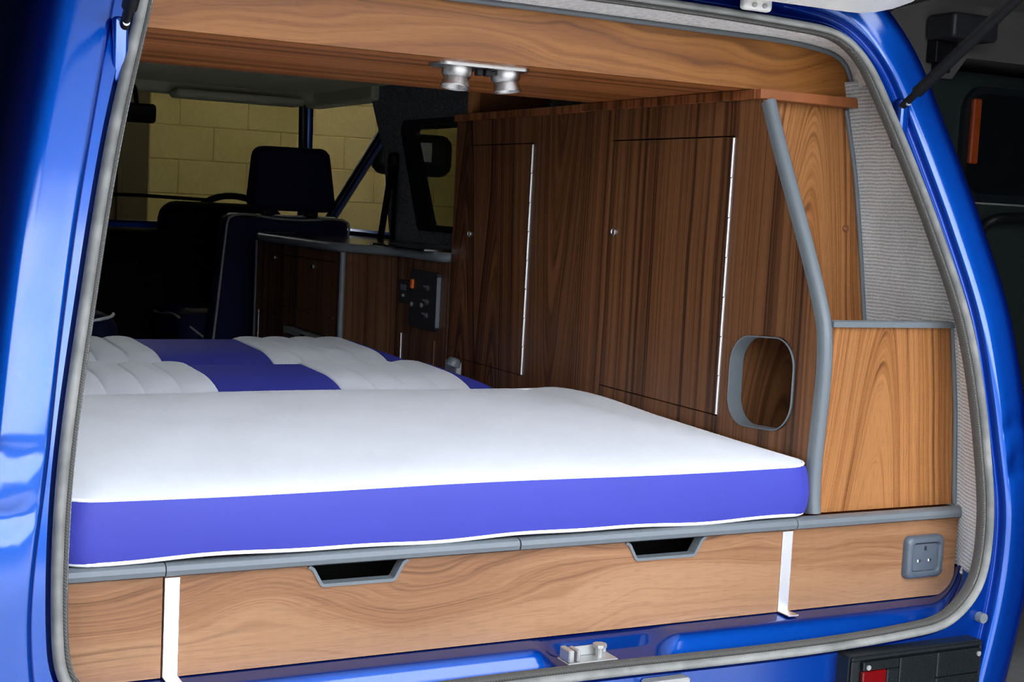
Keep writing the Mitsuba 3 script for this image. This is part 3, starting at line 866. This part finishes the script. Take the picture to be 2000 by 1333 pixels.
ws = grid(np.array([[(.30, 3.365, 1.80), (1.74, 3.365, 1.80)], [(.24, 3.90, 1.335), (1.80, 3.90, 1.335)]]))
part(van, 'windscreen', ws, 'window_glass', label='tinted windscreen')
part(van, 'dashboard', rbox(.24, 1.80, 3.56, 3.95, .80, 1.305, .05), 'matt_black', 40, label='black dashboard')
part(van, 'instrument_hood', rbox(1.285, 1.76, 3.585, 3.80, 1.20, 1.418, .07), 'matt_black', 40, label='rounded black instrument hood')
part(van, 'wiper', tube([(1.02, 3.93, 1.428), (1.25, 3.93, 1.432), (1.56, 3.93, 1.425)], .007, 8), 'matt_black', 60)
part(van, 'front_panel', chbox(.20, 1.84, 3.955, 3.99, .40, 1.33, .01), 'blue_paint')
part(van, 'sun_visor', rbox(1.195, 1.655, 3.12, 3.235, 1.776, 1.806, .0145), 'headlining', 40, label='grey sun visor')
part(van, 'sun_visor', rbox(.45, 1.02, 3.12, 3.235, 1.776, 1.806, .0145), 'headlining', 40, label='grey sun visor')
mr = part(van, 'rear_view_mirror', rbox(1.00, 1.132, 3.125, 3.165, 1.680, 1.745, .014), 'black_plastic', 40, label='black rear-view mirror')
part(mr, 'mirror_face', chbox(1.008, 1.124, 3.1235, 3.126, 1.690, 1.735, .0005), 'dark_glass')
part(mr, 'stem', tube([(1.07, 3.16, 1.74), (1.075, 3.20, 1.78), (1.08, 3.25, 1.81)], .008, 8), 'black_plastic', 60)
# steering wheel
c0, nn = np.array([1.571, 3.62, 1.284]), np.array([0, -.86, .51])
ux, uy = np.array([1.0, 0, 0]), np.cross(np.array([0, -.86, .51]), [1.0, 0, 0])
a = np.linspace(0, 2 * np.pi, 72, endpoint=False)
ring = c0 + .19 * (np.cos(a)[:, None] * ux + np.sin(a)[:, None] * uy)
stw = part(van, 'steering_wheel', tube(ring, .0135, 10, closed=True, up=nn), 'black_plastic', True, label='black steering wheel')
for ang in (.35, 2.79):
    part(stw, 'spoke', tube(np.linspace(c0 - nn * .03, c0 + .185 * (math.cos(ang) * ux - math.sin(ang) * uy), 6), .011, 8, up=nn), 'black_plastic', True)
part(stw, 'hub', lathe([(.05, 0), (.05, .02), (.035, .035), (.0001, .038)], c0 - nn * .05, nn, 24), 'black_plastic', 40)
part(stw, 'column', cyl(c0 - nn * .05, c0 - nn * .34, .03, 16), 'black_plastic', 60)
# driver's door, ajar, and its mirror
dd = part(van, 'cab_door', chbox(1.812, 1.85, 2.55, 3.42, .55, 1.352, .008), 'blue_paint', label='blue driver door')
part(dd, 'window_bar', tube(np.linspace((1.855, 2.845, 1.70), (1.86, 3.41, 1.362), 10), .021, 10), 'blue_paint', 60)
part(dd, 'bar_rubber', tube(np.linspace((1.83, 2.815, 1.70), (1.835, 3.40, 1.350), 10), .009, 10), 'bezel_black', 60)
part(dd, 'bar_rubber', tube(np.linspace((1.855, 2.88, 1.705), (1.86, 3.45, 1.362), 10), .010, 10), 'bezel_black', 60)
dm = part(dd, 'door_mirror', rbox(1.885, 2.195, 3.00, 3.09, 1.553, 1.708, .044), 'black_plastic', 40, label='rounded black door mirror')
part(van, 'door_mirror_glass', chbox(1.945, 2.10, 2.9985, 3.001, 1.605, 1.675, .0005), 'mirror_glass')
# seat belt on the door pillar
sb = part(van, 'seat_belt', rbox(1.722, 1.750, 2.455, 2.50, 1.545, 1.612, .012), 'black_plastic', 40, label='black seat belt guide')


def ribbon(a, b, w, t=.0012):
    P = np.linspace(a, b, 10)
    return sweep(P, [(-t, -w / 2), (t, -w / 2), (t, w / 2), (-t, w / 2)], up=(0, 1, 0))


part(sb, 'strap', ribbon((1.730, 2.47, 1.575), (1.672, 2.49, 1.06), .050), 'matt_black')
part(sb, 'strap', ribbon((1.738, 2.46, 1.565), (1.742, 2.475, 1.06), .030), 'matt_black')


def hullbox(p8, r):
    s = m3.Manifold.sphere(r, 14)
    return m3.Manifold.batch_hull([s.translate(list(map(float, q))) for q in p8])


seat = thing('driver_seat', 'dark blue driver seat with a headrest and white piping behind the kitchen unit', 'seat')
bp = [(x, y, z) for y in (2.905, 2.965) for x, z in ((1.342, 1.360), (1.722, 1.360), (1.280, .80), (1.76, .80))]
part(seat, 'backrest', hullbox(bp, .026), 'blue_cloth', 40, label='dark blue backrest')
part(seat, 'backrest_top', rbox(1.335, 1.728, 2.925, 2.990, 1.352, 1.392, .018), 'white_vinyl', 40, label='white top of the backrest')
pipe = [(1.262, 2.883, .80), (1.296, 2.883, 1.12), (1.317, 2.883, 1.352), (1.324, 2.884, 1.376), (1.345, 2.886, 1.386), (1.45, 2.886, 1.3835), (1.62, 2.886, 1.380), (1.715, 2.886, 1.384), (1.742, 2.884, 1.376), (1.748, 2.883, 1.352), (1.77, 2.883, 1.12)]
part(seat, 'piping', tube(spline(pipe, 70), .0045, 8, up=(0, 1, 0)), 'dull_piping', 60, label='white piping')
hp = [(x, y, z) for y in (2.915, 2.955) for x, z in ((1.448, 1.588), (1.645, 1.590), (1.435, 1.44), (1.668, 1.44))]
part(seat, 'headrest', hullbox(hp, .034), 'blue_cloth', 40, label='dark blue headrest')
for x in (1.47, 1.625):
    part(seat, 'headrest_post', rbox(x - .022, x + .022, 2.915, 2.955, 1.385, 1.415, .010), 'black_plastic', 40)
sc = part(seat, 'seat_squab', rbox(1.20, 1.74, 2.99, 3.44, .86, 1.050, .06), 'blue_cloth', 40)
part(sc, 'piping', tube(spline([(1.205, 3.40, 1.02), (1.205, 3.2, 1.028), (1.215, 3.05, 1.02), (1.25, 2.985, .985), (1.30, 2.98, .95)], 30), .0045, 8), 'dull_piping', 60)
part(seat, 'pedestal', chbox(1.28, 1.68, 2.98, 3.38, .45, .86), 'matt_black')
ps = thing('passenger_seat', 'blue passenger seat with white piping beside the left door pillar', 'seat')
part(ps, 'seat_squab', rbox(.42, .945, 2.72, 3.22, .88, 1.062, .055), 'blue_cloth', 40)
part(ps, 'piping', tube(spline([(.60, 2.725, 1.025), (.80, 2.722, 1.036), (.90, 2.735, 1.05), (.935, 2.80, 1.058)], 30), .005, 8), 'white_piping', 60, label='white piping')
part(ps, 'side_piping', tube(spline([(.945, 2.80, 1.0), (.948, 3.0, .99), (.948, 3.18, .98)], 20), .0045, 8), 'white_piping', 60)
part(ps, 'pedestal', chbox(.48, .88, 2.78, 3.18, .45, .88), 'matt_black')

# ------------------------------------------------------------------ opened tailgate above, hinges, gas struts, lock, lamp
TA = math.radians(22.0)
TO = np.array([XC, .128, 1.853])
TS = np.array([0, -math.cos(TA), math.sin(TA)])
TN = np.array([0, -math.sin(TA), -math.cos(TA)])


def gate(hx, s, d):
    return TO + np.array([1.0, 0, 0]) * np.asarray(hx)[..., None] + TS * np.asarray(s)[..., None] + TN * np.asarray(d)[..., None]


def gplate(w0, w1, s0, s1, d0, d1, r, rim=.012):
    p = sg.Polygon([(-w0, s0), (w0, s0), (w1, s1), (-w1, s1)]).buffer(-r).buffer(r, 12)
    b = resample(np.array(p.exterior.coords)[:-1], 160, closed=True)
    c = b.mean(0)
    rows = []
    for k, d in ((0, d0), (1, d0), (1.0, d0 + (d1 - d0) * .75), (1 - rim * .35, d1 - .003), (1 - rim, d1), (0, d1 + .001)):
        q = c + (b - c) * k
        rows.append(gate(q[:, 0], q[:, 1], np.full(len(q), d)))
    m = grid(np.array(rows), False, True)
    trimesh.repair.fix_normals(m)
    return m


tg = part(van, 'tailgate', gplate(.60, .76, .0, 1.22, -.03, .014, .10), 'blue_paint', 40, label='opened blue tailgate')
lp = part(tg, 'inner_panel', gplate(.617, .70, .012, 1.12, .015, .066, .085, .012), 'white_paint', 40, label='white inner panel of the tailgate')
for k in range(3):
    pl_ = sg.Polygon([(-.617, .012), (.617, .012), (.70, 1.12), (-.70, 1.12)]).buffer(-.085).buffer(.085, 12)
    b = resample(np.array(pl_.exterior.coords)[:-1], 160, closed=True)
    part(tg, 'panel_groove', tube(gate(b[:, 0], b[:, 1], np.full(len(b), .024 + .009 * k)), .0012, 6, closed=True), 'zinc', True)
for s in (1, -1):
    x = XC + s * .369
    h = part(van, 'tailgate_hinge', join(rbox(x - .028, x + .028, .118, .135, 1.788, 1.812, .006), rbox(x - .020, x + .020, .085, .13, 1.803, 1.84, .006)), 'white_paint', 40, label='pale tailgate hinge')
    for dx in (-.010, .010):
        part(h, 'bolt', cyl((x + dx, .119, 1.796), (x + dx, .114, 1.796), .004, 10), 'zinc')
for s in (1, -1):
    x = XC + s * .635
    a0, a1 = np.array([x, .060, 1.660]), np.array([x + s * .012, -.615, 2.118])
    d = (a1 - a0) / np.linalg.norm(a1 - a0)
    st = part(van, 'gas_strut', cyl(a0 + d * .030, a0 + d * .46, .0098, 16), 'black_plastic', 60, label='black gas strut')
    part(st, 'piston_rod', cyl(a0 + d * .46, a1, .005, 12), 'chrome', 60)
    part(st, 'end_fitting', cyl(a0 - d * .008, a0 + d * .032, .0062, 14), 'black_plastic', 60)
    part(st, 'ball_pin', cyl(a0 + np.array([0, -.008, 0]), a0 + np.array([0, .014, 0]), .0045, 12), 'zinc', 60)
    br = part(van, 'strut_bracket', rbox(x - .010 + s * .004, x + .010 + s * .004, .062, .085, 1.585, 1.668, .006), 'blue_paint', 40)
lk = part(van, 'lock_striker', chbox(.980, 1.062, -.083, -.050, .8215, .8240, .001), 'zinc', label='grey metal lock striker')
part(lk, 'back_plate', chbox(.994, 1.058, -.0555, -.052, .824, .838, .001), 'zinc')
part(lk, 'post', join(chbox(.981, .990, -.082, -.054, .824, .842, .0015)), 'zinc')
part(lk, 'post', chbox(.995, 1.001, -.081, -.056, .824, .841, .0015), 'zinc')
part(lk, 'bolt', join(cyl((1.040, -.066, .823), (1.040, -.066, .838), .0055, 14), cyl((1.040, -.066, .838), (1.040, -.066, .8425), .0105, 8)), 'zinc')
part(van, 'bump_stop', cyl((1.7405, -.096, .829), (1.7405, -.112, .829), .0085, 16), 'grey_edging', 50, label='small grey rubber bump stop')
tlm = part(van, 'tail_light', ext(sg.Polygon([(1.4490, .60), (1.7250, .60), (1.7250, .8005), (1.4490, .8005)]).buffer(-.006).buffer(.006), 'y', -.126, -.099), 'bezel_black', label='smoked black tail light')
part(tlm, 'rim', join(chbox(1.4525, 1.7225, -.131, -.126, .7915, .7975, .002), chbox(1.7170, 1.7225, -.131, -.126, .61, .7915, .002), chbox(1.4525, 1.4645, -.131, -.126, .61, .7915, .002)), 'bezel_black')
for x0, x1, z0, z1, mtl in ((1.4730, 1.5455, .7755, .790, 'smoked_lens'), (1.4730, 1.5205, .61, .7745, 'red_lens'), (1.5215, 1.5455, .61, .7745, 'smoked_lens'), (1.5465, 1.6235, .61, .790, 'smoked_lens'), (1.6245, 1.7165, .7495, .790, 'smoked_lens'), (1.6245, 1.7165, .61, .7485, 'smoked_lens')):
    part(tlm, 'lens', chbox(x0, x1, -.1345, -.126, z0, z1, .0018), mtl, label='red lens' if mtl == 'red_lens' else None)
for x, z in ((1.4820, .7815), (1.7110, .7805)):
    part(tlm, 'screw', cyl((x, -.1340, z), (x, -.1362, z), .0042, 14), 'zinc', 50)
part(van, 'plate_lamp', chbox(1.0905, 1.163, -.122, -.099, .70, .797, .003), 'zinc', label='olive grey housing under the seal')

# ------------------------------------------------------------------ the garage and what stands in it


def struct(name, mesh, bsdf, label, **kw):
    key = numbered(name)
    scene[key] = mikit.ply(mesh, bsdf, False, **kw)
    tag(key, label, kind='structure')
    return key


struct('floor', chbox(-40, 40, -60, 7.6, -.2, 0, .001), 'concrete', 'grey concrete floor and forecourt')
struct('ceiling', chbox(-1.9, 5.4, -1.35, 7.6, 3.05, 3.2), 'dark_ceiling', 'dark garage ceiling')
struct('wall_rear_right', chbox(2.3, 5.25, -1.35, -1.2, 0, 3.05), 'dark_wall', 'dark wall pier right of the garage door opening')
struct('wall_rear_left', chbox(-1.75, -.35, -1.35, -1.2, 0, 3.05), 'dark_wall', 'dark wall pier left of the garage door opening')
struct('wall_rear_top', chbox(-.35, 2.3, -1.35, -1.2, 2.72, 3.05), 'dark_wall', 'dark lintel over the garage door opening')
struct('wall_left', chbox(-1.9, -1.75, -1.35, 7.5, 0, 3.05), 'brown_wall', 'dark brown left garage wall')
struct('wall_right', chbox(5.25, 5.4, -1.35, 7.5, 0, 3.05), 'dark_wall', 'dark right garage wall')
wf = struct('wall_front', chbox(2.10, 5.25, 7.5055, 7.66, 0, 3.05), 'mortar', 'yellow painted block wall in front of the van')
CH = .2213
block = {}
for r in range(-5, 4):
    z0 = 1.880 + r * CH
    for c in range(-1, 7):
        x0 = 2.294 + c * .456 + (.228 if r % 2 else 0)
        xa, xb = max(x0 + .0025, 2.105), min(x0 + .4535, 5.245)
        if xb - xa < .03:
            continue
        dy = float(rng.uniform(-.003, .002))
        part(wf, 'block', chbox(xa, xb, 7.500 + dy, 7.56, z0 + .0025, z0 + CH - .0025, .004), 'painted_block')
dr_ = struct('door_1', chbox(1.20, 2.095, 7.50, 7.56, 0, 2.6), 'steel_door', 'dark brown steel door beside the block wall')
for x in (1.56, 1.90):
    part(dr_, 'door_rib', chbox(x, x + .03, 7.47, 7.50, .02, 2.55, .004), 'steel_door')
struct('wall_far', chbox(-1.9, 1.20, 7.5, 7.66, 0, 3.05), 'dark_wall', 'dark wall left of the steel door')
struct('wall_yard', chbox(-30, 30, -17.2, -17, 0, 2.9), 'yard_wall', 'boundary wall across the yard behind the camera')
lampk = thing('strip_lamp', 'long warm strip lamp under the garage ceiling', 'lamp')
part(lampk, 'housing', chbox(1.8, 4.2, 5.6, 5.72, 2.98, 3.05, .004), 'white_paint')
scene[lampk + '__tube'] = mikit.ply(cyl((1.85, 5.66, 2.955), (4.15, 5.66, 2.955), .018, 12), 'white_paint', False, emitter={'type': 'area', 'radiance': rgb(1.1, .97, .58)})

# the vehicle parked to the right, in the dark
pv = thing('parked_vehicle', 'dark green vehicle with a pale roof band parked to the right of the van', 'vehicle')
part(pv, 'body', rbox(2.45, 4.40, 1.20, 2.7, .35, 1.90, .06), 'green_paint', 40)
part(pv, 'roof_band', ext(sg.Polygon([(2.47, 1.875), (2.83, 1.875), (2.88, 1.936), (4.38, 1.945), (4.38, 2.06), (2.75, 2.06), (2.62, 2.02), (2.53, 1.95)]).buffer(.01), 'y', 1.19, 2.65), 'cream_paint', label='pale roof band')
part(pv, 'roof', rbox(2.55, 4.36, 1.28, 2.65, 2.0, 2.20, .08), 'cream_paint', 40)
part(pv, 'rear_window', ext(rrect(2.905, 4.05, 1.56, 1.835, .06), 'y', 1.185, 1.21), 'dark_glass', label='dark rear window')
part(pv, 'window_frame', ext(rrect(2.885, 4.07, 1.54, 1.855, .075).difference(rrect(2.905, 4.05, 1.56, 1.835, .06)), 'y', 1.182, 1.205), 'bezel_black')
part(pv, 'orange_strip', chbox(2.905, 2.935, 1.168, 1.1845, 1.640, 1.818, .004), 'orange_reflector', label='orange reflector strip')
part(pv, 'panel_seam', chbox(2.60, 4.30, 1.192, 1.2, 1.531, 1.537, .001), 'zinc')
part(pv, 'handle_rail', tube(spline([(2.99, 1.195, 1.455), (2.995, 1.16, 1.488), (3.05, 1.15, 1.498), (3.6, 1.15, 1.498), (3.65, 1.195, 1.49)], 40), .014, 10), 'black_plastic', 60)
part(pv, 'roof_lamp', rbox(2.722, 2.885, 1.08, 1.185, 1.958, 2.026, .012), 'dark_plastic', 40, label='grey box-shaped lamp')
part(pv, 'lamp_bracket', join(chbox(2.735, 2.81, 1.15, 1.188, 1.90, 1.957), chbox(2.755, 2.79, 1.15, 1.188, 1.875, 1.90)), 'black_plastic')
